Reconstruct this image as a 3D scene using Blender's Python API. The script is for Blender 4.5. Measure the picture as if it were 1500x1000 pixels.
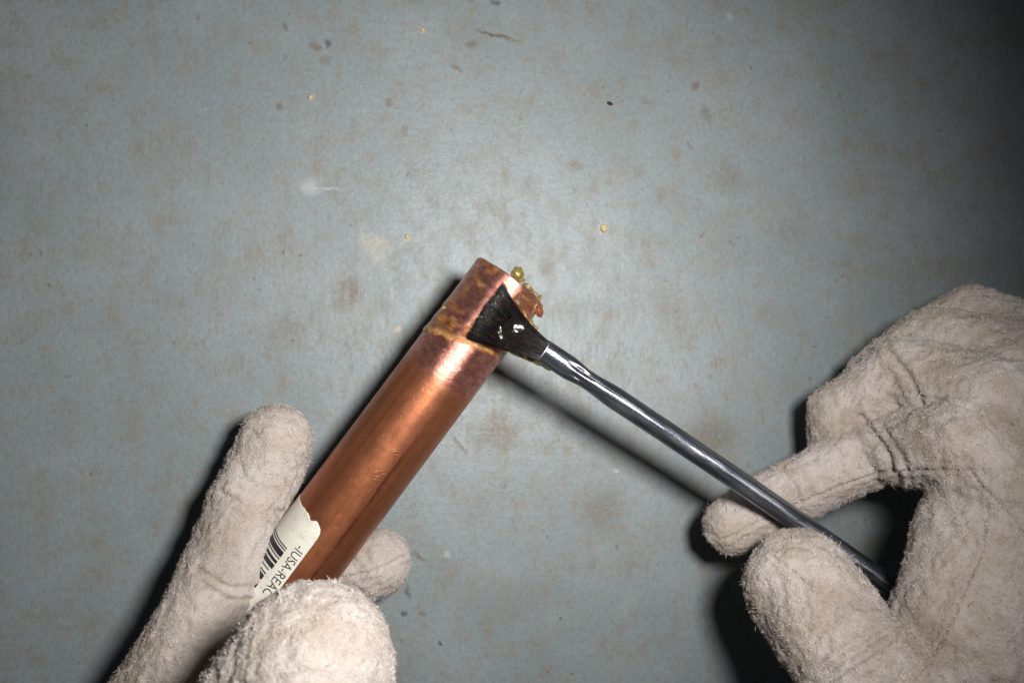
import bpy, bmesh, math, random
import numpy as np
from mathutils import Vector, noise

random.seed(7); rng = np.random.default_rng(7)
for o in list(bpy.data.objects): bpy.data.objects.remove(o)
scene = bpy.context.scene
COL = scene.collection

# ------------------------------------------------------------------ camera
F = 981.0                                  # focal length in pixels of the 1500 px wide photograph
NADIR = (615.0, 515.0)                     # where the plumb line under the camera meets the picture
CENTRE_DEPTH = 0.286                       # metres from the lens to the floor along the view axis
def nrm(v): v = np.asarray(v, float); return v/np.linalg.norm(v)
n = -nrm([(NADIR[0]-750)/F, -(NADIR[1]-500)/F, -1.0])
X = nrm(np.array([1., 0, 0]) - n[0]*n); Y = np.cross(n, X)
R = np.array([X, Y, n])                    # camera axes -> world axes
H = CENTRE_DEPTH*n[2]
C = np.array([0, 0, H])
def P(px, py, d):                          # a point seen at (px,py), d metres along the view axis
    return C + R @ np.array([(px-750)/F*d, -(py-500)/F*d, -d])
def D(v): return R @ np.asarray(v, float)
def to_px(w):
    v = (np.asarray(w)-C) @ R
    return 750+F*v[..., 0]/-v[..., 2], 500-F*v[..., 1]/-v[..., 2], -v[..., 2]
def floor_at(px, py):
    r = P(px, py, 1.0)-C
    return C + r*(-C[2]/r[2])
cam_d = bpy.data.cameras.new('camera'); cam = bpy.data.objects.new('camera', cam_d); COL.objects.link(cam)
from mathutils import Matrix
cam.matrix_world = Matrix([[R[0][0], R[0][1], R[0][2], C[0]], [R[1][0], R[1][1], R[1][2], C[1]], [R[2][0], R[2][1], R[2][2], C[2]], [0, 0, 0, 1]])
cam_d.sensor_fit = 'HORIZONTAL'; cam_d.sensor_width = 36; cam_d.lens = F/1500*36
cam_d.clip_start = 0.005; cam_d.clip_end = 20
cam_d.dof.use_dof = True; cam_d.dof.focus_distance = 0.232; cam_d.dof.aperture_fstop = 15
scene.camera = cam

# ------------------------------------------------------------------ light: a dim room and the camera's own flash
world = bpy.data.worlds.new('World'); scene.world = world; world.use_nodes = True
bg = world.node_tree.nodes['Background']
bg.inputs['Color'].default_value = (0.75, 0.85, 1.0, 1); bg.inputs['Strength'].default_value = 0.017
fl_d = bpy.data.lights.new('camera_flash', 'SPOT'); fl = bpy.data.objects.new('camera_flash', fl_d); COL.objects.link(fl)
fl_d.energy = 5.0; fl_d.color = (1.0, 0.97, 0.93); fl_d.shadow_soft_size = 0.021
fl_d.spot_size = math.radians(123); fl_d.spot_blend = 1.0
fl_pos = C + D([0.064, 0.037, -0.004]); fl.location = fl_pos
fl.rotation_euler = Vector(floor_at(575, 480)-fl_pos).to_track_quat('-Z', 'Y').to_euler()
scene.view_settings.view_transform = 'Standard'; scene.view_settings.look = 'None'
scene.view_settings.exposure = 0.0; scene.view_settings.gamma = 1.0
scene.render.engine = 'CYCLES'
scene.cycles.max_bounces = 10; scene.cycles.transparent_max_bounces = 16

# ------------------------------------------------------------------ helpers
def link(name, mesh, mat=None, parent=None, smooth=True):
    o = bpy.data.objects.new(name, mesh); COL.objects.link(o)
    if mat: mesh.materials.append(mat)
    if parent: o.parent = parent
    if smooth: mesh.polygons.foreach_set('use_smooth', [True]*len(mesh.polygons))
    return o
def mesh_of(name, v, f):
    m = bpy.data.meshes.new(name); m.from_pydata([tuple(p) for p in v], [], [tuple(int(i) for i in q) for q in f]); m.update(); return m
def tag(o, label, cat, group=None):
    o['label'] = label; o['category'] = cat
    if group: o['group'] = group
def empty(name, loc):
    o = bpy.data.objects.new(name, None); COL.objects.link(o); o.location = loc; o.empty_display_size = 0.01
    bpy.context.view_layer.update(); return o
def keep(o, parent):                        # parent without moving (parents here are never rotated)
    o.parent = parent; o.location = Vector(o.location)-Vector(parent.location); return o

class NT:                                   # a small node builder
    def __init__(s, name):
        s.m = bpy.data.materials.new(name); s.m.use_nodes = True; s.t = s.m.node_tree
        s.out = s.t.nodes['Material Output']; s.p = s.t.nodes['Principled BSDF']
    def n(s, typ, **kw):
        nd = s.t.nodes.new(typ)
        for k, v in kw.items():
            if k.startswith('i_'): 
                key = k[2:]; key = int(key) if key.isdigit() else key.replace('_', ' ')
                s.set(nd.inputs[key], v)
            else: setattr(nd, k, v)
        return nd
    def set(s, sock, v):
        if hasattr(v, 'is_output') or isinstance(v, bpy.types.NodeSocket): s.t.links.new(v, sock)
        else: sock.default_value = v
    def math(s, op, a, b=None, c=None, clamp=False):
        nd = s.n('ShaderNodeMath', operation=op, use_clamp=clamp)
        for i, v in enumerate((a, b, c)):
            if v is not None: s.set(nd.inputs[i], v)
        return nd.outputs[0]
    def vmath(s, op, a, b=None):
        nd = s.n('ShaderNodeVectorMath', operation=op); s.set(nd.inputs[0], a)
        if b is not None: s.set(nd.inputs[1], b)
        return nd.outputs['Value'] if op in ('LENGTH', 'DISTANCE', 'DOT_PRODUCT') else nd.outputs[0]
    def noise(s, vec, scale, detail=4, rough=0.55, dist=0.0):
        nd = s.n('ShaderNodeTexNoise'); s.set(nd.inputs['Vector'], vec); nd.inputs['Scale'].default_value = scale
        nd.inputs['Detail'].default_value = detail; nd.inputs['Roughness'].default_value = rough; nd.inputs['Distortion'].default_value = dist
        return nd.outputs['Fac']
    def ramp(s, x, lo, hi, a=0.0, b=1.0):
        nd = s.n('ShaderNodeMapRange', interpolation_type='SMOOTHSTEP'); s.set(nd.inputs[0], x)
        for i, v in enumerate((lo, hi, a, b)): s.set(nd.inputs[i+1], v)
        return nd.outputs[0]
    def mix(s, fac, a, b, mode='MIX'):
        nd = s.n('ShaderNodeMix', data_type='RGBA', blend_type=mode)
        for k, v in ((0, fac), (6, a), (7, b)):
            if k and isinstance(v, tuple) and len(v) == 3: v = v+(1,)
            s.set(nd.inputs[k], v)
        return nd.outputs[2]
    def scale(s, vec, xyz, loc=(0, 0, 0), rot=(0, 0, 0)):
        nd = s.n('ShaderNodeMapping'); s.set(nd.inputs['Vector'], vec); nd.inputs['Scale'].default_value = xyz
        nd.inputs['Location'].default_value = loc; nd.inputs['Rotation'].default_value = rot; return nd.outputs[0]
    def bump(s, h, strength, dist, nrmal=None):
        nd = s.n('ShaderNodeBump'); s.set(nd.inputs['Height'], h); nd.inputs['Strength'].default_value = strength; nd.inputs['Distance'].default_value = dist
        if nrmal: s.set(nd.inputs['Normal'], nrmal)
        return nd.outputs[0]
    def P(s, **kw):
        for k, v in kw.items():
            if isinstance(v, tuple) and len(v) == 3 and k != 'Tangent': v = v+(1,)
            s.set(s.p.inputs[k.replace('_', ' ')], v)

# ------------------------------------------------------------------ floor
def floor_material():
    t = NT('painted_concrete')
    co = t.n('ShaderNodeTexCoord').outputs['Object']
    warp = t.n('ShaderNodeTexNoise'); t.set(warp.inputs['Vector'], co); warp.inputs['Scale'].default_value = 230; warp.inputs['Detail'].default_value = 4
    wv = t.vmath('SCALE', t.vmath('SUBTRACT', warp.outputs['Color'], (0.5, 0.5, 0.5))); wv.node.inputs['Scale'].default_value = 0.005
    cw = t.vmath('ADD', co, wv)
    big = t.noise(co, 14, 5, 0.6)
    cloud = t.noise(cw, 42, 6, 0.68)
    mid = t.noise(t.scale(co, (1.3, 0.75, 1)), 120, 7, 0.72)
    fine = t.noise(t.scale(co, (1.2, 0.8, 1)), 520, 5, 0.75)
    grain = t.noise(co, 2600, 2, 0.6)
    col = t.mix(t.ramp(big, 0.3, 0.7), (0.222, 0.276, 0.296), (0.276, 0.322, 0.342))
    # worn brown grime in soft clouds and finer freckles
    col = t.mix(t.math('MULTIPLY', t.ramp(cloud, 0.45, 0.75), 0.36), col, (0.225, 0.195, 0.15))
    col = t.mix(t.math('MULTIPLY', t.ramp(cloud, 0.47, 0.28), 0.25), col, (0.36, 0.395, 0.42))
    col = t.mix(t.math('MULTIPLY', t.math('MULTIPLY', t.ramp(mid, 0.45, 0.70), t.ramp(cloud, .35, .6, .5, 1.0)), 0.6), col, (0.215, 0.172, 0.12))
    col = t.mix(t.math('MULTIPLY', t.ramp(fine, 0.47, 0.70), 0.5), col, (0.2, 0.16, 0.115))
    col = t.mix(t.math('MULTIPLY', t.ramp(fine, 0.46, 0.25), 0.3), col, (0.41, 0.44, 0.46))
    col = t.mix(t.math('MULTIPLY', t.ramp(grain, 0.45, 0.75), 0.28), col, (0.15, 0.14, 0.13))
    col = t.mix(t.math('MULTIPLY', t.ramp(grain, 0.5, 0.28), 0.2), col, (0.48, 0.5, 0.51))
    # hairline scuffs in several directions
    for sc, ro, lo in ((90, .5, .70), (70, -.9, .71), (110, 1.7, .70)):
        st_ = t.noise(t.scale(t.scale(co, (1, 1, 1), rot=(0, 0, ro)), (.12, 6.0, 1)), sc, 3, .55)
        col = t.mix(t.math('MULTIPLY', t.math('MULTIPLY', t.ramp(st_, lo, lo+.06), t.ramp(big, .45, .6)), .45), col, (0.16, 0.13, 0.10))
    sp = t.n('ShaderNodeTexVoronoi', feature='F1', i_Scale=150.0, i_Vector=cw).outputs['Distance']
    spm = t.math('MULTIPLY', t.ramp(sp, 0.15, 0.05), t.ramp(t.noise(co, 48, 2), 0.50, 0.62))
    col = t.mix(t.math('MULTIPLY', spm, 0.55), col, (0.12, 0.085, 0.055))
    sp2 = t.n('ShaderNodeTexVoronoi', feature='F1', i_Scale=62.0, i_Vector=cw).outputs['Distance']
    col = t.mix(t.math('MULTIPLY', t.ramp(sp2, 0.08, 0.03), 0.4), col, (0.17, 0.12, 0.08))
    # marks with a place of their own: (px, py, half length, half width, turn, colour, strength)  in pixels of the photo
    tan = (0.62, 0.5, 0.33); brown = (0.15, 0.1, 0.055); dark = (0.05, 0.045, 0.04); pale = (0.52, 0.53, 0.53)
    marks = [
        (455, 274, 15, 12, 0, pale, .5), (481, 275, 19, 2.4, 0, pale, .62),
        (417, 39, 7, 4, 90, brown, .6), (462, 68, 8, 5, 20, brown, .55), (482, 66, 5, 7, 0, (0.09, .065, .045), .75), (475, 88, 9, 5, 0, brown, .35),
        (619, 45, 4, 4, 0, tan, .7), (690, 66, 11, 6, 20, brown, .6), (727, 52, 36, 3, 14, (0.12, .085, .055), .6), (669, 100, 13, 4, 28, brown, .6), (725, 4, 8, 5, 20, dark, .6),
        (569, 151, 8, 6, 0, brown, .55), (455, 143, 4, 4, 0, tan, .75), (410, 155, 4, 6, 0, brown, .6), (593, 193, 4, 9, 10, brown, .45),
        (545, 362, 34, 12, 55, tan, .16), (562, 358, 20, 8, 30, tan, .24), (597, 347, 4.5, 4, 0, tan, .9), (512, 428, 24, 27, 0, brown, .38), (508, 418, 15, 16, 0, brown, .25),
        (1068, 24, 7, 6, 0, pale, .35), (1018, 127, 7, 8, 0, brown, .6), (1034, 167, 8, 13, -20, brown, .55), (950, 150, 14, 6, 10, brown, .35),
        (842, 240, 12, 9, 0, brown, .5), (884, 335, 6, 7, 0, tan, .9), (1028, 344, 4, 5, 0, brown, .6), (1012, 215, 9, 4, 60, brown, .4), (937, 256, 10, 5, -10, brown, .35),
        (614, 815, 16, 4, 30, brown, .75), (655, 811, 6, 6, 0, pale, .55), (597, 866, 3, 13, -12, dark, .6), (593, 899, 5, 4, 0, dark, .7), (617, 896, 5, 4, 0, brown, .55),
        (645, 942, 3.5, 3.5, 0, dark, .85), (822, 905, 4, 2.5, 0, brown, .8), (903, 689, 4, 5, 0, pale, .6), (905, 801, 4, 4, 0, brown, .5), (730, 632, 38, 30, 0, brown, .38), (722, 631, 3.5, 3.5, 0, dark, .5),
        (1040, 640, 45, 32, 0, brown, .4), (880, 745, 44, 38, 0, brown, .26), (673, 650, 22, 3, 55, brown, .55), (583, 482, 5, 5, 0, tan, .5), (760, 880, 60, 40, 0, brown, .14),
        (420, 480, 30, 20, 30, brown, .15), (980, 450, 60, 30, 60, brown, .18), (1060, 260, 40, 26, 30, brown, .2),
    ]
    for px, py, a, b, rot, c, st in marks:
        w = floor_at(px, py); k = 0.000318
        th = math.radians(-rot)
        mp = t.n('ShaderNodeMapping', vector_type='TEXTURE'); t.set(mp.inputs['Vector'], cw)
        mp.inputs['Location'].default_value = (w[0], w[1], 0); mp.inputs['Rotation'].default_value = (0, 0, th); mp.inputs['Scale'].default_value = (a*k, b*k, 1)
        dd = t.vmath('LENGTH', mp.outputs[0])
        soft = (0.2, 1.3)
        f = t.math('MULTIPLY', t.ramp(dd, soft[1], soft[0]), min(1, st*(1.4 if max(a, b) > 20 else 0.95)))
        if max(a, b) > 9: f = t.math('MULTIPLY', f, t.ramp(t.noise(co, 420, 4, .75), 0.3, 0.52))
        col = t.mix(f, col, c)
    t.P(Base_Color=col, Roughness=t.ramp(mid, 0.3, 0.75, 0.36, 0.6), Specular_IOR_Level=0.5)
    hgt = t.math('ADD', t.math('MULTIPLY', t.noise(co, 420, 5, 0.7), 0.7), t.math('MULTIPLY', t.noise(co, 1800, 3, .6), 0.35))
    t.P(Normal=t.bump(hgt, 0.42, 0.0008))
    return t.m
v = []; f = []
S = 1.6
fl_mesh = mesh_of('floor', [(-S, -S, 0), (S, -S, 0), (S, S, 0), (-S, S, 0)], [(0, 1, 2, 3)])
fo = link('floor', fl_mesh, floor_material(), smooth=False); fo['kind'] = 'structure'

# ------------------------------------------------------------------ copper pipe
TIP = P(747, 413, 0.2435); RAD = 0.0144
TILT = math.radians(2.6)
_ax = np.array([-0.597, -0.802, 0]); _ax = nrm(_ax)*math.cos(TILT) + np.array([0, 0, 1])*math.sin(TILT)
AX = nrm(D(_ax)); E1 = D([0, 0, 1]); E1 = nrm(E1-AX*np.dot(E1, AX)); E2 = nrm(D([0.802, -0.597, 0])); E2 = nrm(E2-AX*np.dot(E2, AX)-E1*np.dot(E2, E1))
def pipe_pt(s, th, r=RAD): return TIP + AX*s + r*(math.cos(th)*E1 + math.sin(th)*E2)
def on_pipe(px, py, r=RAD):                # ray through a pixel -> (s, angle) on the pipe, or None
    o = C-TIP; d = nrm(P(px, py, 1)-C)
    oo = o-AX*np.dot(o, AX); dd = d-AX*np.dot(d, AX)
    a = dd@dd; b = 2*oo@dd; c = oo@oo-r*r; q = b*b-4*a*c
    if q < 0: return None
    tt = (-b-math.sqrt(q))/(2*a); w = o+d*tt
    return float(w@AX), math.atan2(float(w@E2), float(w@E1))
def pipe_depth(px, py):
    h = on_pipe(px, py)
    if h is None: return None
    return to_px(pipe_pt(*h))[2]

def copper_material():
    t = NT('copper')
    uv = t.n('ShaderNodeUVMap', uv_map='UVMap').outputs[0]        # u along the pipe, v round it, both in metres
    sx = t.n('ShaderNodeSeparateXYZ', i_0=uv); u, w = sx.outputs[0], sx.outputs[1]
    edge = t.math('ADD', u, t.math('MULTIPLY', t.math('SUBTRACT', t.noise(t.scale(uv, (700, 70, 1)), 1, 4, .7), 0.5), 0.011))
    clean = t.ramp(edge, 0.0470, 0.0370)                           # 1 on the sanded end
    ring = t.noise(t.scale(uv, (9000, 160, 1)), 1, 3, .7)          # sanding scratches round the pipe
    ring2 = t.noise(t.scale(uv, (3200, 60, 1), rot=(0, 0, .12)), 1, 3, .7)
    lng = t.noise(t.scale(uv, (12, 900, 1)), 1, 5, .65)            # drawn lines along the pipe
    lng2 = t.noise(t.scale(uv, (5, 230, 1)), 1, 4, .6)
    blot = t.noise(t.scale(uv, (160, 160, 1)), 1, 5, .65)
    pat = t.mix(t.ramp(lng2, 0.3, 0.7), (0.335, 0.112, 0.050), (0.445, 0.170, 0.082))
    pat = t.mix(t.math('MULTIPLY', t.ramp(lng, 0.50, 0.78), 0.38), pat, (0.24, 0.075, 0.036))
    pat = t.mix(t.math('MULTIPLY', t.ramp(blot, 0.48, 0.75), 0.4), pat, (0.36, 0.12, 0.05))
    for v0, wd, st, u0, u1 in ((0.0074, .0005, .75, .04, .2), (0.0083, .0010, .3, .045, .2), (-0.0128, .0006, .6, .045, .12), (-0.0108, .0005, .4, .05, .1), (0.0118, .0018, .22, .04, .2)):
        wob = t.math('ADD', w, t.math('MULTIPLY', t.math('SUBTRACT', t.noise(t.scale(uv, (70, 30, 1)), 1, 3), .5), .0012))
        dist = t.math('ABSOLUTE', t.math('SUBTRACT', wob, v0))
        fm = t.math('MULTIPLY', t.math('MULTIPLY', t.ramp(dist, wd*1.5, wd*.2), st), t.ramp(t.noise(t.scale(uv, (110, 500, 1)), 1, 4), .3, .62))
        fm = t.math('MULTIPLY', fm, t.math('MULTIPLY', t.ramp(u, u0, u0+.01), t.ramp(u, u1, u1-.02)))
        pat = t.mix(fm, pat, (0.11, 0.035, 0.02))
    # old tarnish turns darker just below the sanded end
    cl = t.mix(t.ramp(t.noise(t.scale(uv, (420, 260, 1)), 1, 6, .75), 0.36, 0.64), (0.78, 0.38, 0.30), (0.46, 0.17, 0.14))
    cl = t.mix(t.math('MULTIPLY', t.ramp(ring2, .45, .7), .6), cl, (0.44, 0.15, 0.12))
    col = t.mix(clean, pat, cl)
    t.P(Base_Color=col, Metallic=t.math('MULTIPLY_ADD', clean, 0.13, 0.76))
    rp = t.ramp(blot, .3, .7, .33, .46)
    rc = t.ramp(blot, .3, .7, .28, .38)
    t.P(Roughness=t.math('ADD', t.math('MULTIPLY', clean, rc), t.math('MULTIPLY', t.math('SUBTRACT', 1.0, clean), rp)))
    h = t.math('ADD', t.math('MULTIPLY', ring, t.math('MULTIPLY_ADD', clean, 0.7, 0.05)), t.math('MULTIPLY', t.noise(t.scale(uv, (2100, 1500, 1)), 1, 4, .75), t.math('MULTIPLY_ADD', clean, 1.5, .3)))
    h = t.math('ADD', h, t.math('MULTIPLY', t.ramp(ring2, .58, .66), t.math('MULTIPLY', t.ramp(u, .055, .042), .5)))
    for sc, ro, am in (((240, 2400, 1), .9, .5), ((200, 2600, 1), -.7, .4), ((120, 2200, 1), .15, .45)):
        nd = t.n('ShaderNodeTexVoronoi', feature='F1', i_Scale=1.0, i_Vector=t.scale(t.scale(uv, (1, 1, 1), rot=(0, 0, ro)), sc)).outputs['Distance']
        msk = t.ramp(t.noise(t.scale(uv, (95, 95, 1), loc=(ro*9, 3, 0)), 1, 3), .49, .60)
        h = t.math('ADD', h, t.math('MULTIPLY', t.math('MULTIPLY', t.ramp(nd, .34, .1), msk), am))
    t.P(Normal=t.bump(h, 0.34, 0.00022))
    t.P(Anisotropic=t.math('MULTIPLY_ADD', clean, .65, .3), Tangent=t.n('ShaderNodeTangent', direction_type='UV_MAP', uv_map='UVMap').outputs[0])
    return t.m

PIPE_LEN = 0.225; NS = 96
prof = []                                                          # (s, r) from the inside of the near end, over the rim, to the far end
for s in np.linspace(PIPE_LEN, 0.0, 30): prof.append((s, RAD-0.0013))
prof += [(0.0, RAD-0.0012), (-0.00015, RAD-0.0010), (-0.0002, RAD-0.0004), (0.0, RAD-0.00012)]
for s in list(np.linspace(0.0003, 0.05, 60))+list(np.linspace(0.052, PIPE_LEN, 60)): prof.append((s, RAD))
V = []; Fc = []; UVs = []
for i, (s, r) in enumerate(prof):
    for j in range(NS):
        th = 2*math.pi*j/NS-math.pi
        ds = 0.0; dr = 0.0
        if s < 0.004:
            dn = noise.noise(Vector((th*2.2, 3.1, 0)))*0.00025 + noise.noise(Vector((th*9, 7.1, 0)))*0.00012
            ds = dn*(1-max(s, 0)/0.004)
            if s < .0006: dr = noise.noise(Vector((th*12, 1.7, 0)))*0.00012
        V.append(pipe_pt(s+ds, th, r+dr)-TIP)
for i in range(len(prof)-1):
    for j in range(NS):
        k = (j+1) % NS
        Fc.append((i*NS+j, i*NS+k, (i+1)*NS+k, (i+1)*NS+j))
m = mesh_of('copper_pipe', V, Fc)
uvl = m.uv_layers.new(name='UVMap')
k = 0
for i in range(len(prof)-1):
    for j in range(NS):
        for (a, b) in ((i, j), (i, j+1), (i+1, j+1), (i+1, j)):
            uvl.data[k].uv = (prof[a][0], (2*math.pi*b/NS-math.pi)*RAD); k += 1
bmq = bmesh.new(); bmq.from_mesh(m); bmesh.ops.recalc_face_normals(bmq, faces=bmq.faces); bmq.to_mesh(m); bmq.free()
pipe = link('copper_pipe', m, copper_material()); pipe.location = TIP
tag(pipe, 'copper pipe with sanded, flux-smeared end and torn paper label, held in the left glove', 'pipe')

# paper label with its print
def paper():
    t = NT('label_paper'); co = t.n('ShaderNodeTexCoord').outputs['Object']
    c = t.mix(t.ramp(t.noise(co, 300, 5, .6), .35, .7), (0.76, 0.745, 0.67), (0.70, 0.68, 0.58))
    c = t.mix(t.math('MULTIPLY', t.ramp(t.noise(co, 900, 3, .6), .62, .72), .5), c, (0.35, 0.28, 0.16))
    b = t.math('MULTIPLY', t.ramp(t.noise(co, 1000, 2, .5), .66, .70), t.ramp(t.noise(co, 160, 2), .5, .6))
    c = t.mix(t.math('MULTIPLY', b, .8), c, (0.12, 0.16, 0.42))
    t.P(Base_Color=c, Roughness=0.38, Normal=t.bump(t.noise(co, 1500, 3), .25, .0003)); return t.m
def ink():
    t = NT('print_ink'); co = t.n('ShaderNodeTexCoord').outputs['Object']
    t.P(Base_Color=t.mix(t.ramp(t.noise(co, 1500, 3), .55, .75), (0.018, 0.016, 0.03), (0.09, 0.08, 0.13)), Roughness=0.5); return t.m
PAPER = paper(); INK = ink()
s_top, th_r = on_pipe(466, 779)
s_top = on_pipe(452, 752)[0]
th_r = on_pipe(452, 806)[1]
def top_edge(th):
    d = (th_r-th)*RAD                       # arc distance in from the right edge
    rc = 0.0042
    e = s_top
    if d < rc: e += rc-math.sqrt(max(rc*rc-(rc-d)**2, 0))
    e += 0.0011*math.exp(-((d-0.0058)/0.0012)**2) + 0.00018*noise.noise(Vector((d*2500, 0, 4))) + 0.0003*noise.noise(Vector((d*700, 2, 4)))
    return e
ths = list(th_r-np.concatenate([np.linspace(0, .0042, 22), np.linspace(.0045, 0.026, 60)])/RAD)
V = []; Fc = []; NR = 26; L_END = 0.19
for th in ths:
    a = top_edge(th)
    V.append(pipe_pt(a-.00005, th, RAD+0.00002)-TIP)
    for q in range(NR):
        lift = 0.00014 + (0.00025*math.exp(-q*1.2) if 0.004 < (th_r-th)*RAD < .009 else 0)
        V.append(pipe_pt(a+(L_END-a)*(q/(NR-1))**1.6, th, RAD+lift)-TIP)
N1 = NR+1
for i in range(len(ths)-1):
    for q in range(NR): Fc.append((i*N1+q, i*N1+q+1, (i+1)*N1+q+1, (i+1)*N1+q))
b0 = len(V)                                 # skirt down the long right edge
for q in range(N1): 
    p = V[q]; V.append(p - 0.00012*(math.cos(th_r)*E1+math.sin(th_r)*E2) + 0.00004*(-math.sin(th_r)*E1+math.cos(th_r)*E2))
for q in range(N1-1): Fc.append((q, b0+q, b0+q+1, q+1))
lab = link('paper_label', mesh_of('paper_label', V, Fc), PAPER, pipe)
lab['label'] = 'torn cream paper label with barcode wrapped round the pipe'
RI = RAD+0.00020
def wrap_mesh(name, verts, faces, parent): return link(name, mesh_of(name, [pipe_pt(s, th, RI)-TIP for s, th in verts], faces), INK, parent, smooth=False)
# lettering from the built-in font, flattened to a mesh and rolled onto the pipe
cu = bpy.data.curves.new('lettering', 'FONT'); cu.body = '-IUSA-REAC'; cu.size = 1.0; cu.resolution_u = 4; cu.space_character = 1.02
to = bpy.data.objects.new('lettering_source', cu); COL.objects.link(to)
bpy.context.view_layer.update()
tm = bpy.data.meshes.new_from_object(to.evaluated_get(bpy.context.evaluated_depsgraph_get()))
bpy.data.objects.remove(to)
bm = bmesh.new(); bm.from_mesh(tm)
for _ in range(2): bmesh.ops.subdivide_edges(bm, edges=[e for e in bm.edges if e.calc_length() > 0.12], cuts=1)
bmesh.ops.triangulate(bm, faces=bm.faces)
tv = [(q.co.x, q.co.y) for q in bm.verts]; bm.verts.index_update(); tf = [[q.index for q in fc.verts] for fc in bm.faces]; bm.free()
sb, tb = on_pipe(437, 796)
cap = 0.0034/0.70; s2, t2 = on_pipe(388, 864)
wid = max(q[0] for q in tv)
sx = (on_pipe(386, 868)[0]-sb)/wid
wrap_mesh('lettering', [(sb+x*sx, tb+y*cap/RAD) for x, y in tv], tf, lab)
# barcode
sA, tA = on_pipe(421.5, 803); sB, tB = on_pipe(380, 862)
bars = []; r2 = random.Random(11); q = 0.0
pat = [(.5, .5), (.5, .6), (2.3, .5), (.5, .9), (1.2, .6), (1.9, .9), (.5, 1.3), (.6, .5), (2.2, .7), (.5, .6), (2.0, .5), (.6, 1.0), (1.0, .6), (.5, .9), (1.8, .7), (.5, .5), (1.5, .7), (.5, 1.1), (.5, .5), (2.0, .6), (1.0, .6), (.5, .8)]
bv = []; bf = []
pos = sA
for w_, g in pat:
    w_ *= .00085; g *= .00085
    t_hi = tA - (0.0 if pos < sA+0.0082 else 0.0008/RAD) - r2.random()*0.0001/RAD
    t_lo = math.radians(-100)
    base = len(bv)
    for kk in range(13):
        th = t_hi+(t_lo-t_hi)*kk/12
        bv += [(pos, th), (pos+w_, th)]
    for kk in range(12): bf.append((base+2*kk, base+2*kk+1, base+2*kk+3, base+2*kk+2))
    pos += w_+g
wrap_mesh('barcode', bv, bf, lab)

# ------------------------------------------------------------------ flux brush
def handle_material():
    t = NT('tinplate'); co0 = t.n('ShaderNodeTexCoord').outputs['Object']
    cb = t.n('ShaderNodeCombineXYZ')
    for q, (ax, k) in enumerate(((BAX, .10), (BW, 1.0), (BU, 1.0))):
        t.set(cb.inputs[q], t.math('MULTIPLY', t.vmath('DOT_PRODUCT', co0, tuple(float(x) for x in ax)), k))
    co = cb.outputs[0]                       # the tube's own axes, stretched along its length
    a = t.noise(co, 520, 6, .7); b = t.noise(co, 210, 4, .6); g = t.noise(co0, 1900, 3, .7)
    c = t.mix(t.ramp(a, .4, .66), (0.20, 0.215, 0.26), (0.46, 0.49, 0.56))
    c = t.mix(t.math('MULTIPLY', t.ramp(b, .5, .68), .7), c, (0.08, 0.085, 0.105))
    rust = t.math('MULTIPLY', t.ramp(t.noise(co0, 480, 3, .55), .69, .75), .85)
    c = t.mix(rust, c, (0.22, 0.075, 0.03))
    t.P(Base_Color=c, Metallic=t.math('MULTIPLY_ADD', rust, -.6, .90), Roughness=t.ramp(t.math('ADD', t.math('MULTIPLY', a, .6), t.math('MULTIPLY', g, .4)), .35, .65, .18, .50))
    t.P(Normal=t.bump(t.math('ADD', t.math('MULTIPLY', g, .5), t.math('MULTIPLY', a, 1.2)), .3, .00012))
    t.P(Anisotropic=.93, Tangent=t.vmath('NORMALIZE', tuple(float(x) for x in BAX))); return t.m
B0 = P(795.5, 513.5, 0.2262); B1 = P(1300, 855, 0.2540)
BAX = nrm(B1-B0); BU = D([0, 0, 1]); BU = nrm(BU-BAX*np.dot(BU, BAX)); BW = np.cross(BAX, BU)     # BU towards the lens, BW across
if np.dot(BW, D([0, 1, 0])) < 0: BW = -BW
BLEN = np.linalg.norm(B1-B0)
brush = empty('flux_brush', B0); tag(brush, 'small flux brush with dark bristles and tarnished tin handle, held in the right glove', 'brush')
def lerp(a, b, t): t = min(max(t, 0), 1); t = t*t*(3-2*t); return a+(b-a)*t
V = []; Fc = []; NC = 40
ss = list(np.linspace(0, .03, 50))+list(np.linspace(.031, BLEN, 60))
for s in ss:
    wx = lerp(.0041, .0033, (s-.010)/.008); wx = lerp(wx, .00395, (s-.019)/.012)
    wz = lerp(.0026, .0031, s/.012); wz = lerp(wz, .00355, (s-.012)/.014)
    sq = lerp(0.92, 1.0, (s-.006)/.018)
    bend = 0.0007*math.sin(s/BLEN*math.pi)
    c = BAX*s + BU*(0.0004*math.sin(s*60)) + BW*bend
    for j in range(NC):
        th = 2*math.pi*j/NC
        cx, sy = math.cos(th), math.sin(th)
        ex = math.copysign(abs(cx)**sq, cx)*wx; ey = math.copysign(abs(sy)**sq, sy)*wz
        if 0.008 < s < .02 and ey > 0:      # crimp dents pressed into the ferrule
            ey -= .0009*math.exp(-((s-.0145)/.004)**2)*(math.exp(-((ex-.0014)/.0008)**2)+.7*math.exp(-((ex+.0012)/.0007)**2))
        V.append(c+BW*ex+BU*ey)
for i in range(len(ss)-1):
    for j in range(NC):
        k = (j+1) % NC; Fc.append((i*NC+j, i*NC+k, (i+1)*NC+k, (i+1)*NC+j))
e0 = (len(ss)-1)*NC
Fc.append(tuple(range(e0, e0+NC)))
m = mesh_of('handle', V, Fc); TIN = handle_material(); handle = link('handle', m, TIN, brush)
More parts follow.
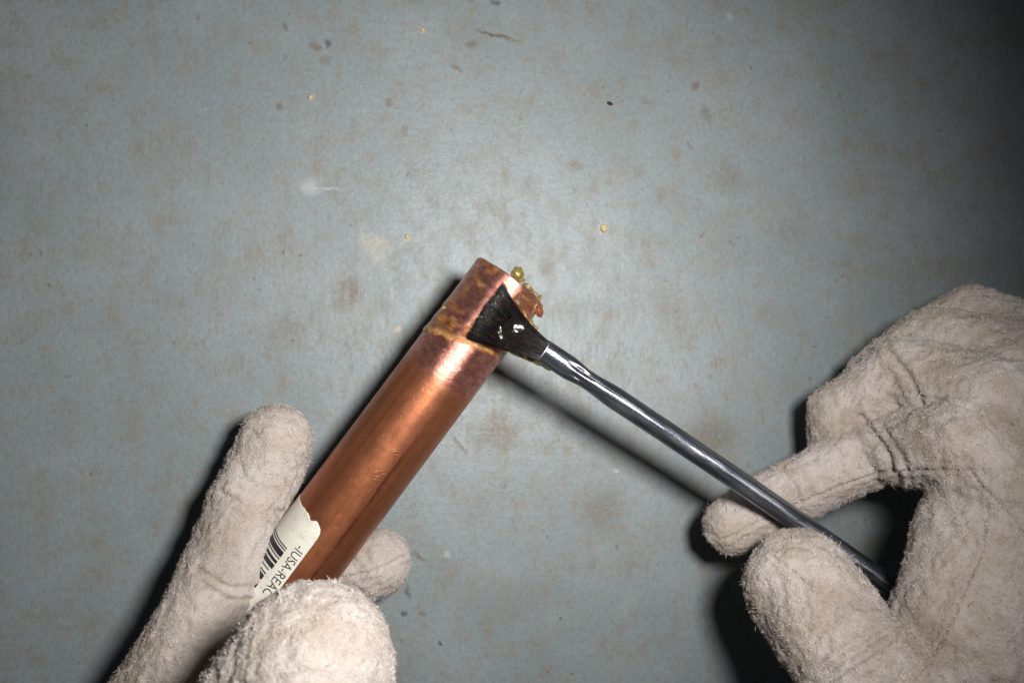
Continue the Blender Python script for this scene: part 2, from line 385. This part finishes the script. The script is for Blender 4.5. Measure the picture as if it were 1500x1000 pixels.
# rolled seam of the tube
V = []; Fc = []
for s in np.linspace(.004, BLEN-.001, 90):
    wz = lerp(.0026, .0031, s/.012); wz = lerp(wz, .00355, (s-.012)/.014); wx = lerp(.0034, .00368, (s-.018)/.010)
    c = BAX*s + BU*(0.0004*math.sin(s*60)) + BW*0.0007*math.sin(s/BLEN*math.pi)
    a0 = math.radians(64)
    for da, dr in ((-.06, 0.99), (-.03, 1.035), (.05, 1.04), (.10, .99)):
        V.append(c+BW*math.cos(a0+da)*wx*dr+BU*math.sin(a0+da)*wz*dr)
for i in range(89):
    for q in range(3): Fc.append((i*4+q, i*4+q+1, i*4+5+q, i*4+4+q))
link('rolled_seam', mesh_of('rolled_seam', V, Fc), TIN, brush)
# bright cut lip of the ferrule
V = []; Fc = []
for s, g in ((-.0001, 0.93), (-.0002, 1.015), (.0002, 1.02), (.0003, 1.0)):
    for j in range(NC):
        th = 2*math.pi*j/NC; cx, sy = math.cos(th), math.sin(th)
        V.append(BAX*s+BW*math.copysign(abs(cx)**.92, cx)*.00385*g+BU*math.copysign(abs(sy)**.92, sy)*.0026*g)
for i in range(3):
    for j in range(NC): k = (j+1) % NC; Fc.append((i*NC+j, i*NC+k, (i+1)*NC+k, (i+1)*NC+j))
t = NT('bright_tin'); t.P(Base_Color=(.55, .55, .58), Metallic=.7, Roughness=.35)
link('ferrule_lip', mesh_of('ferrule_lip', V, Fc), t.m, brush)
# bristles
def bristle_material():
    t = NT('horsehair'); co = t.n('ShaderNodeTexCoord').outputs['Object']
    c = t.mix(t.ramp(t.noise(co, 700, 3), .5, .75), (0.004, 0.0035, 0.004), (0.03, 0.012, 0.008))
    t.P(Base_Color=c, Roughness=0.24, Specular_IOR_Level=0.12); return t.m
V = []; Fc = []
rb = np.random.default_rng(3)
def strand(pts, rad):
    base = len(V); pts = [np.asarray(p) for p in pts]
    for i, p in enumerate(pts):
        d = nrm(pts[min(i+1, len(pts)-1)]-pts[max(i-1, 0)]); a = nrm(np.cross(d, [0.3, 0.5, 0.8])); b = np.cross(d, a)
        rr = rad*(1.0 if i < len(pts)-1 else .35)
        for q in range(3):
            V.append(p+rr*(math.cos(q*2.094)*a+math.sin(q*2.094)*b)-B0)
    for i in range(len(pts)-1):
        for q in range(3):
            k = (q+1) % 3; Fc.append((base+i*3+q, base+i*3+k, base+i*3+3+k, base+i*3+3+q))
for i in range(1500):
    u = rb.random(); lay = rb.random()
    cl_ = rb.random() < .7
    if cl_: u = min(max(round(u*13)/13+rb.normal()*.016, 0), 1)
    p0 = B0 + BW*(.0036*(1-2*u)) + BU*(.0019*(2*lay-1)*.95) + BAX*.001
    # tip line of the fan on the pipe, upper corner to lower corner
    cut = rb.normal()*2.2 - abs(rb.normal())*3
    tx = 737+(684-737)*u + 8*math.sin(u*math.pi)*-.4; ty = 417+(493-417)*u
    dx, dy = nrm([tx-796, ty-514]); tx += dx*cut; ty += dy*cut
    q0 = to_px(p0)
    # control point: leaves the ferrule straight, then splays
    cx = 762+(741-762)*u; cy = 470+(510-470)*u
    cx += rb.normal()*1.2; cy += rb.normal()*1.2; tx += rb.normal()*1.5; ty += rb.normal()*1.5
    pts = []
    for k in range(8):
        w_ = k/7
        x = (1-w_)**2*q0[0]+2*w_*(1-w_)*cx+w_*w_*tx; y = (1-w_)**2*q0[1]+2*w_*(1-w_)*cy+w_*w_*ty
        pd = pipe_depth(x, y); 
        dtip = (pipe_depth(tx, ty) or .2300)-.0003-lay*.0030*(1-.4*w_)
        d = q0[2]+(dtip-q0[2])*min(1, w_*1.15)
        if pd is not None: d = min(d, pd-.0003-lay*.0024)
        pts.append(P(x, y, d))
    strand(pts, .00013+.00005*rb.random())
br = link('bristles', mesh_of('bristles', V, Fc), bristle_material(), brush); br['kind'] = 'stuff'
br['label'] = 'fan of dark wet bristles pressed on the pipe'

# ------------------------------------------------------------------ flux paste
def flux_mat(name, amber, trans, rough, tint, film=False):
    t = NT(name); co = t.n('ShaderNodeTexCoord').outputs['Object']
    c = t.mix(t.ramp(t.noise(co, 500, 4), .35, .7), amber, tuple(x*.62 for x in amber))
    t.P(Base_Color=c, Roughness=rough, IOR=1.46, Subsurface_Weight=0.0)
    t.P(Normal=t.bump(t.noise(co, 1400, 4, .6), .35, .0004))
    tr = t.n('ShaderNodeBsdfTransparent'); tr.inputs[0].default_value = tint+(1,)
    mx = t.n('ShaderNodeMixShader'); lw = t.n('ShaderNodeLayerWeight'); lw.inputs[0].default_value = .35
    fac = t.math('MULTIPLY', t.math('SUBTRACT', 1.0, t.math('POWER', lw.outputs['Facing'], 2.0)), trans)
    t.t.links.new(fac, mx.inputs[0]); t.t.links.new(t.p.outputs[0], mx.inputs[1]); t.t.links.new(tr.outputs[0], mx.inputs[2])
    if film:
        th_ = t.n('ShaderNodeAttribute', attribute_name='thickness').outputs['Fac']
        hide = t.math('MULTIPLY', t.ramp(th_, -.05, 1.1), .66)
        t.set(mx.inputs[0], t.math('SUBTRACT', 1.0, hide))
        t.set(tr.inputs[0], t.mix(t.ramp(th_, -.05, .6), (1.0, 1.0, 1.0), tint))
    gl = t.n('ShaderNodeBsdfGlossy'); gl.inputs['Roughness'].default_value = rough
    bp = t.bump(t.noise(co, 1500 if film else 1100, 4, .7), .9 if film else .3, .0004 if film else .0003); t.set(gl.inputs['Normal'], bp)
    lf = t.n('ShaderNodeLayerWeight'); lf.inputs[0].default_value = .5
    frs = t.math('MULTIPLY_ADD', t.math('POWER', lf.outputs['Facing'], 5.0), .9, .037); m2 = t.n('ShaderNodeMixShader')
    t.t.links.new(frs, m2.inputs[0]); t.t.links.new(mx.outputs[0], m2.inputs[1]); t.t.links.new(gl.outputs[0], m2.inputs[2])
    t.t.links.new(m2.outputs[0], t.out.inputs['Surface']); return t.m
AMBER = flux_mat('flux_amber', (0.42, 0.215, 0.08), .84, .12, (.97, .87, .68))
YELLOW = flux_mat('flux_yellow', (0.30, 0.225, 0.07), .5, .16, (.85, .75, .4))
CLEAR = flux_mat('flux_clear', (0.07, 0.068, 0.05), .93, .06, (.95, .94, .88))
FILM = flux_mat('flux_film', (0.60, 0.31, 0.11), .9, .09, (.98, .85, .64), True)
flux = empty('flux_paste', TIP); tag(flux, 'amber flux paste smeared round the pipe end and bristles', 'flux')
# smear: a thin uneven skin on the pipe
GS, GT = 150, 260
s_r = np.linspace(.0003, .036, GS); t_r = np.linspace(math.radians(-125), math.radians(125), GT)
def thick(s, th):
    a = th*RAD
    p = Vector((s*330, a*150, 1.3))
    base = noise.fractal(p, .9, 2.1, 4)*.55 + noise.noise(Vector((s*900, a*240, 5)))*.22
    ridge_s = .0275 - .0042*(math.sin(th)) + .0012*noise.noise(Vector((a*350, 8, 2)))
    r = .95*math.exp(-((s-ridge_s)/.0011)**2)*(1.0 if th < .15 else .55)
    band = .35*math.exp(-((s-ridge_s+.004)/.004)**2)
    end = .45*math.exp(-(s/.0018)**2)
    v = .06+base*1.05+r*.9+band+end*.6
    if s > ridge_s+.0012: v -= (s-ridge_s-.0012)*1400
    if -.35 < th < .25 and s < ridge_s-.002: v -= .35
    return v
T = np.array([[thick(s, th) for th in t_r] for s in s_r])
V = []; Fc = []; TH = []; idx = -np.ones((GS, GT), int)
for i in range(GS):
    for j in range(GT):
        if T[i, j] > -.08:
            TH.append(float(T[i, j])); idx[i, j] = len(V); h_ = .00001+max(T[i, j], 0)**.8*.00042
            if T[i, j] < 0: h_ = -.0001
            V.append(pipe_pt(s_r[i], t_r[j], RAD+h_)-TIP)
for i in range(GS-1):
    for j in range(GT-1):
        q = (idx[i, j], idx[i, j+1], idx[i+1, j+1], idx[i+1, j])
        if min(q) >= 0: Fc.append(q[::-1])
sme = mesh_of('smear', V, Fc)
_d = sum(float(np.dot(np.array(sme.polygons[k].normal), np.array(sme.polygons[k].center)-AX*np.dot(np.array(sme.polygons[k].center), AX))) for k in range(0, len(sme.polygons), 50))
if _d < 0: sme.flip_normals()
at = sme.attributes.new('thickness', 'FLOAT', 'POINT'); at.data.foreach_set('value', TH)
link('smear', sme, FILM, flux)
def blob(centre, rad, stretch=(1, 1, 1), mat=AMBER, rough=.3, seed=0, name='blob', axes=None, freq=1.6):
    bm = bmesh.new(); bmesh.ops.create_icosphere(bm, subdivisions=4, radius=1)
    ax = axes or (D([1, 0, 0]), D([0, 1, 0]), D([0, 0, 1]))
    for vv in bm.verts:
        p = vv.co.copy(); nz = noise.fractal(p*freq+Vector((seed*3.7, seed, 0)), .9, 2.1, 4)
        p *= 1+rough*nz
        vv.co = Vector((ax[0]*p.x*stretch[0]+ax[1]*p.y*stretch[1]+ax[2]*p.z*stretch[2])*rad)
    me = bpy.data.meshes.new(name); bm.to_mesh(me); bm.free()
    o = link(name, me, mat, flux); o.location = Vector(centre-TIP); return o
px_mm = .000243
def rot_axes(deg):
    a = math.radians(-deg); return (D([math.cos(a), math.sin(a), 0]), D([-math.sin(a), math.cos(a), 0]), D([0, 0, 1]))
def on(px, py, up=0.0): 
    d = pipe_depth(px, py) or .236
    return P(px, py, d-up)
# lumps hanging over the far rim
blob(P(758, 400.5, .2430), 9.2*px_mm, (1, 1.05, 1), YELLOW, .22, 1)
blob(P(763, 410, .2425), 4.5*px_mm, (1.5, .7, 1), YELLOW, .3, 2)
blob(P(773, 420, .2420), 5.5*px_mm, (1.5, .7, 1), YELLOW, .45, 3, axes=rot_axes(35))
blob(P(785, 431, .2425), 5*px_mm, (1.6, .6, 1), AMBER, .5, 4, axes=rot_axes(42))
blob(P(791, 437, .2425), 4*px_mm, (.6, 1.5, 1), AMBER, .5, 5, axes=rot_axes(10))
# red-brown scab of burnt flux on the rim
RED = flux_mat('flux_red', (0.27, 0.09, 0.05), .3, .22, (.9, .5, .3))
blob(P(787, 452, .2390), 9.5*px_mm, (.8, 1.3, .7), RED, .35, 6, freq=1.2, axes=rot_axes(-28))
blob(P(780, 446, .2368), 9*px_mm, (1.0, 1.3, .3), AMBER, .3, 7, axes=rot_axes(-20))
# amber beads along the edges of the bristles
for (x, y, r_, st, mt, sd, up, dg) in [(684.5, 486, 8.5, (1, 1, .8), AMBER, 8, .0006, 0), (697, 496, 6.5, (1.5, .8, .7), AMBER, 9, .0004, 20), (712, 503, 6, (2.0, .7, .6), AMBER, 10, .0003, 16), (729, 508, 6, (2.0, .75, .6), AMBER, 11, .0004, 12),
        (757, 441, 4.5, (.9, 2.2, .6), AMBER, 12, .0003, -35), (768, 459, 5.5, (.9, 2.6, .6), AMBER, 13, .0003, -30), (778, 475, 6, (.8, 1.7, .7), YELLOW, 14, -.0005, -25), (740, 421, 3.2, (.8, 2.2, .8), AMBER, 15, .0006, -30),
        (652, 467, 8, (1.7, .8, .14), AMBER, 16, .0, 20), (671, 478, 7, (1.8, .7, .14), AMBER, 17, .0, 25), (652, 452, 4, (.8, 1.6, .3), AMBER, 18, .0, -35)]:
    blob(on(x, y, up*.4), r_*px_mm*.9, st, mt, .22, sd, axes=rot_axes(dg))
for (x, y, r_, st, sd, d) in [(757, 522, 6, (2.6, .8, .8), 22, .2305), (773, 529, 5.5, (2.8, .8, .8), 23, .2290), (788, 535, 6, (2.6, .8, .7), 24, .2290), (804, 545, 4, (1.9, .6, .6), 25, .2290), (786, 486, 5, (1.2, .9, .8), 26, .2320)]:
    blob(P(x-3, y-6, d), r_*px_mm*.85, st, YELLOW, .25, sd, axes=rot_axes(28))
# the clear gel dome and wet droplets lying on the bristles
blob(P(750, 487, .2252), 17*px_mm, (1.15, .95, .42), CLEAR, .2, 30, axes=rot_axes(-40))
blob(P(733, 492, .2258), 12*px_mm, (.5, 1.5, .35), CLEAR, .3, 31, axes=rot_axes(-10))
rd = random.Random(5)
for i in range(46):
    u, w_ = rd.random(), .35+.65*rd.random()**.5
    if rd.random() < .4: w_ = .93+.07*rd.random()
    x = 796+((737-53*u)-796)*w_; y = 514+((417+76*u)-514)*w_
    dd = min((pipe_depth(x, y) or .24)-.0029, .2275)
    blob(P(x, y, dd), (1.1+2.0*rd.random()**2)*px_mm, (1.2, 1, .7), CLEAR, .3, 40+i, name='droplet')

# ------------------------------------------------------------------ gloves
def suede():
    t = NT('suede'); co = t.n('ShaderNodeTexCoord').outputs['Object']
    a = t.noise(co, 55, 5, .6); b = t.noise(co, 240, 5, .7); g = t.noise(co, 1100, 4, .75)
    c = t.mix(t.ramp(a, .35, .68), (0.58, 0.52, 0.495), (0.46, 0.39, 0.335))
    c = t.mix(t.math('MULTIPLY', t.ramp(b, .5, .75), .55), c, (0.31, 0.235, 0.17))
    c = t.mix(t.math('MULTIPLY', t.ramp(g, .55, .8), .45), c, (0.24, 0.18, 0.14))
    c = t.mix(t.ramp(t.noise(co, 24, 5, .65), .50, .68, 0.0, .42), c, (0.30, 0.24, 0.19))
    t.P(Base_Color=c, Roughness=.95, Specular_IOR_Level=.15, Sheen_Weight=.1, Sheen_Roughness=.5)
    t.P(Normal=t.bump(t.math('ADD', g, t.math('MULTIPLY', b, 1.2)), .8, .0011)); return t.m
def fibre_mat():
    t = NT('suede_fibre'); co = t.n('ShaderNodeTexCoord').outputs['Object']
    a = t.noise(co, 55, 5, .6); rnd = t.n('ShaderNodeNewGeometry').outputs['Random Per Island']
    c = t.mix(t.ramp(a, .35, .68), (0.65, 0.60, 0.575), (0.54, 0.47, 0.415))
    c = t.mix(t.ramp(t.noise(co, 24, 5, .65), .50, .68, 0.0, .42), c, (0.33, 0.27, 0.22))
    c = t.mix(t.ramp(rnd, .5, 1.0, 0.0, .6), c, (0.30, 0.23, 0.18))
    c = t.mix(t.ramp(rnd, .25, .0, 0.0, .6), c, (0.62, 0.59, 0.57))
    t.P(Base_Color=c, Roughness=.9, Specular_IOR_Level=.2); return t.m
SUEDE = suede(); FIBRE = fibre_mat()
def glove_mesh(chains, org, voxel=.0009, seams=()):
    bm = bmesh.new()
    for ch in chains:
        pts = [(P(x, y, d), r) for x, y, d, r in ch]
        for (a, ra), (b, rb_) in zip(pts[:-1], pts[1:]):
            b2 = bmesh.new()
            for c, r in ((a, ra), (b, rb_)):
                bmesh.ops.create_icosphere(b2, subdivisions=3, radius=r, matrix=Matrix.Translation(Vector(c-org)))
            res = bmesh.ops.convex_hull(b2, input=b2.verts)
            junk = {g for g in res['geom_interior'] if isinstance(g, bmesh.types.BMVert)}
            bmesh.ops.delete(b2, geom=list(junk), context='VERTS')
            tmp = bpy.data.meshes.new('tmp'); b2.to_mesh(tmp); b2.free(); bm.from_mesh(tmp); bpy.data.meshes.remove(tmp)
    me = bpy.data.meshes.new('work_glove'); bm.to_mesh(me); bm.free()
    o = bpy.data.objects.new('work_glove_source', me); COL.objects.link(o)
    md = o.modifiers.new('r', 'REMESH'); md.mode = 'VOXEL'; md.voxel_size = voxel
    sm = o.modifiers.new('s', 'SMOOTH'); sm.factor = .5; sm.iterations = 14
    bpy.context.view_layer.update()
    out = bpy.data.meshes.new_from_object(o.evaluated_get(bpy.context.evaluated_depsgraph_get()))
    bpy.data.objects.remove(o)
    nv = len(out.vertices); co = np.empty(nv*3); out.vertices.foreach_get('co', co); co = co.reshape(-1, 3)
    no = np.empty(nv*3); out.vertices.foreach_get('normal', no); no = no.reshape(-1, 3)
    disp = np.empty(nv)
    for i in range(nv):
        p = Vector(co[i])
        c1 = noise.noise(p*85+Vector((0, 0, 7))); c2 = noise.noise(p*48+Vector((5, 0, 1)))
        disp[i] = .0013*noise.noise(p*60) + .0007*noise.fractal(p*230, .9, 2.1, 3) + .0004*noise.noise(p*620)
        disp[i] -= .0004*math.exp(-(c1/.05)**2)*max(0, min(1, (c2-.05)*4))
    px, py, dep = to_px(co+org)
    for line, d0, d1, wpx, deep in seams:
        best = np.full(nv, 1e9)
        for (x0, y0), (x1, y1) in zip(line[:-1], line[1:]):
            vx, vy = x1-x0, y1-y0; L = vx*vx+vy*vy
            tt = np.clip(((px-x0)*vx+(py-y0)*vy)/L, 0, 1)
            best = np.minimum(best, np.hypot(px-x0-tt*vx, py-y0-tt*vy))
        ok = (dep > d0) & (dep < d1)
        disp += np.where(ok, -deep*np.exp(-(best/wpx)**2)+deep*.45*np.exp(-((best-wpx*2.2)/(wpx*1.3))**2), 0)
    co = co+no*disp[:, None]
    out.vertices.foreach_set('co', co.ravel()); out.update(); out.name = 'work_glove'
    return out
def fuzz_mesh(me, org, count, seed, lmin, lmax):
    rr = np.random.default_rng(seed)
    me.calc_loop_triangles(); nt = len(me.loop_triangles)
    tri = np.empty(nt*3, int); me.loop_triangles.foreach_get('vertices', tri); tri = tri.reshape(-1, 3)
    co = np.empty(len(me.vertices)*3); me.vertices.foreach_get('co', co); co = co.reshape(-1, 3)
    a, b, c = co[tri[:, 0]], co[tri[:, 1]], co[tri[:, 2]]
    fn = np.cross(b-a, c-a); ar = np.linalg.norm(fn, axis=1); fn /= ar[:, None]+1e-20
    cx, cy, _ = to_px((a+b+c)/3+org); ar = ar*np.where((cx > -200) & (cx < 1700) & (cy < 1150), 1.0, .12)*np.where((fn @ nrm(D([0, 0, 1]))) > -.35, 1.0, .15)
    pick = rr.choice(nt, count, p=ar/ar.sum())
    u, w = rr.random(count), rr.random(count); fl_ = u+w > 1; u[fl_] = 1-u[fl_]; w[fl_] = 1-w[fl_]
    p = a[pick]+(b-a)[pick]*u[:, None]+(c-a)[pick]*w[:, None]; nn = fn[pick]
    def unit(x): return x/(np.linalg.norm(x, axis=1)[:, None]+1e-12)
    cl = np.array([noise.noise_vector(Vector(q*320)) for q in p])           # neighbouring fibres lean together
    tg = cl*1.6+rr.normal(size=(count, 3))*.45; tg -= nn*(tg*nn).sum(1)[:, None]; tg = unit(tg)
    lift = (.2+.42*rr.random(count))[:, None]
    L = (lmin+(lmax-lmin)*rr.random(count)**3)[:, None]
    long_ = rr.random(count) < .02; L[long_] *= 2.0; lift[long_] += .5
    d0 = unit(tg+nn*lift); side = unit(np.cross(d0, nn+rr.normal(size=(count, 3))*.4))
    wd = (.00006+.00007*rr.random(count))[:, None]
    curl = rr.normal(size=(count, 3))*.45; d1 = unit(d0+curl-nn*.1)
    base = p-nn*.0001; mid = base+d0*L*.5; tip = mid+d1*L*.5
    V = np.stack([base-side*wd, base+side*wd, mid-side*wd*.8, mid+side*wd*.8, tip], 1).reshape(-1, 3)
    k = np.arange(count)*5
    m = bpy.data.meshes.new('fibres')
    nf = count*3
    tris = np.stack([np.stack([k, k+1, k+3], 1), np.stack([k, k+3, k+2], 1), np.stack([k+2, k+3, k+4], 1)], 1).reshape(-1, 3)
    m.vertices.add(len(V)); m.vertices.foreach_set('co', V.ravel())
    m.loops.add(nf*3); m.loops.foreach_set('vertex_index', tris.ravel())
    m.polygons.add(nf); m.polygons.foreach_set('loop_start', np.arange(nf)*3)
    m.update(); m.validate(); return m

L_CH = [
    [(405, 648, .246, .0134), (362, 744, .240, .0141), (323, 850, .229, .0146), (268, 975, .222, .0165), (150, 1180, .225, .022)],   # first finger
    [(455, 962, .206, .0150), (457, 980, .169, .0214), (345, 1130, .178, .0225), (170, 1270, .200, .026), (0, 1400, .215, .030)],     # thumb
    [(556, 822, .2600, .0123), (470, 866, .2610, .0118), (330, 960, .2560, .0125), (215, 1050, .243, .0165), (80, 1250, .232, .024)],  # middle finger round the back
    [(490, 960, .2610, .0108), (400, 1010, .2590, .0112), (240, 1120, .2480, .0150), (80, 1280, .235, .022)],                          # ring finger
    [(268, 975, .222, .0165), (215, 1050, .243, .0165)], [(150, 1180, .225, .022), (80, 1250, .232, .024)], [(240, 1120, .248, .015), (150, 1180, .225, .022)],
    [(150, 1180, .225, .022), (0, 1400, .215, .030)], [(80, 1250, .232, .024), (0, 1400, .215, .03)],
    [(0, 1400, .215, .031), (-160, 1560, .215, .036), (-330, 1720, .215, .044)],
]
R_CH = [
    [(1071, 768, .2630, .0110), (1160, 720, .2640, .0123), (1290, 655, .257, .0130), (1425, 655, .222, .0165), (1560, 880, .215, .024)],  # first finger under the handle
    [(1172, 858, .2300, .0188), (1245, 965, .212, .0192), (1335, 1060, .210, .0218), (1520, 1150, .215, .026)],                             # thumb
    [(1225, 655, .2700, .0112), (1232, 600, .2680, .0122), (1330, 545, .2540, .0132), (1450, 590, .2280, .0165), (1590, 900, .225, .024)],  # middle finger, curled
    [(1280, 615, .2730, .0110), (1280, 560, .2720, .0120), (1370, 495, .2600, .0130), (1480, 540, .2400, .0160), (1610, 900, .23, .024)],
    [(1340, 560, .2750, .0100), (1350, 500, .2740, .0108), (1420, 460, .2680, .0118), (1520, 510, .2500, .0150), (1630, 900, .235, .022)],
    [(1425, 655, .222, .0165), (1480, 540, .24, .016), (1520, 510, .25, .015)], [(1450, 760, .222, .020), (1420, 930, .215, .024), (1500, 1100, .215, .026)],
    [(1560, 880, .215, .024), (1520, 1150, .215, .026), (1700, 1200, .22, .030)], [(1610, 900, .23, .024), (1700, 1200, .22, .030), (1900, 1420, .22, .038), (2020, 1540, .22, .045)],
]
def glove(chains, base, label, seams, count, seed, flen):
    org = P(*base)
    me = glove_mesh(chains, org, seams=seams)
    g = link('work_glove', me, SUEDE); g.location = org
    tag(g, label, 'glove', 'suede work gloves')
    fz = link('fibres', fuzz_mesh(me, org, count, seed, *flen), FIBRE, g, smooth=False); fz['kind'] = 'stuff'
    return g
glove(L_CH, (0, 1400, .215), 'pale suede left work glove gripping the copper pipe, thumb in front',
      [([(495, 846), (520, 843), (550, 836), (575, 824), (605, 806)], .238, .266, 2.2, .0012), ([(405, 596), (430, 640), (440, 690), (420, 740)], .22, .245, 2.2, .0006), ([(325, 722), (370, 748), (425, 752)], .2, .238, 4, .0008), ([(285, 832), (335, 862), (392, 858)], .18, .228, 4, .0010), ([(290, 850), (335, 878), (385, 880)], .18, .226, 3.5, .0007), ([(345, 1000), (420, 1030), (520, 1020)], .1, .16, 4, .0009)], 200000, 21, (.0005, .0014))
glove(R_CH, (1700, 1200, .22), 'pale suede right work glove pinching the brush handle', [([(1130, 815), (1215, 880), (1290, 960), (1400, 1060)], .15, .23, 2.2, .0009), ([(1140, 680), (1165, 715), (1182, 765)], .2, .26, 4, .0009), ([(1262, 610), (1290, 650), (1318, 705)], .2, .258, 5, .0012), ([(1278, 605), (1306, 645), (1334, 700)], .2, .256, 4, .0008), ([(1190, 1000), (1235, 965), (1300, 925)], .15, .22, 5, .0011), ([(1205, 1015), (1255, 980), (1310, 945)], .15, .22, 4, .0008), ([(1300, 510), (1325, 545), (1350, 590)], .2, .26, 5, .0011), ([(1060, 790), (1160, 742), (1290, 690), (1420, 690), (1500, 780)], .19, .262, 2.2, .0009), ([(1330, 575), (1430, 600), (1530, 720)], .15, .27, 2.2, .0009), ([(1290, 1080), (1380, 940), (1440, 800), (1450, 690)], .15, .25, 2.2, .0009)], 190000, 22, (.0005, .0018))

# ------------------------------------------------------------------ crumbs lying on the floor
def crumb_mat(name, c):
    t = NT(name); co = t.n('ShaderNodeTexCoord').outputs['Object']
    t.P(Base_Color=t.mix(t.noise(co, 900, 3), c, tuple(x*.6 for x in c)), Roughness=.8); return t.m
TAN = crumb_mat('crumb_tan', (0.66, 0.52, 0.32)); DARK = crumb_mat('crumb_dark', (0.03, 0.028, 0.025))
def crumb(name, px, py, a, b, rot, mat, label, cat, seed):
    bm = bmesh.new(); bmesh.ops.create_icosphere(bm, subdivisions=3, radius=1)
    th = math.radians(-rot)
    for vv in bm.verts:
        q = vv.co*(1+.4*noise.noise(vv.co*1.7+Vector((seed, 0, 0)))); x, y, z = q.x*a, q.y*b, q.z*min(a, b)*.6
        vv.co = Vector((x*math.cos(th)-y*math.sin(th), x*math.sin(th)+y*math.cos(th), z+min(a, b)*.45))
    me = bpy.data.meshes.new(name); bm.to_mesh(me); bm.free()
    o = link(name, me, mat); o.location = floor_at(px, py); tag(o, label, cat); return o
crumb('crumb', 884, 335, .0015, .0017, 0, TAN, 'largest tan crumb on the floor, right of the pipe end', 'crumb', 1)
crumb('crumb', 597, 347, .0010, .0010, 0, TAN, 'small tan crumb on the floor just left of the pipe end', 'crumb', 5)
crumb('crumb', 455, 143, .0010, .0010, 0, TAN, 'tan crumb on the floor above the pale tadpole-shaped paint mark', 'crumb', 9)
crumb('crumb', 619, 45, .0010, .0009, 0, TAN, 'tan crumb on the floor near the upper edge, left of centre', 'crumb', 13)
crumb('splinter', 893, 152, .0015, .0007, 14, DARK, 'tiny black splinter on the floor in the upper right', 'splinter', 3)

zmin = min((o.matrix_world @ Vector(c)).z for o in bpy.data.objects if o.type == 'MESH' and o.name.startswith(('work_glove', 'copper_pipe')) for c in o.bound_box)
print('lowest z of gloves/pipe', zmin)
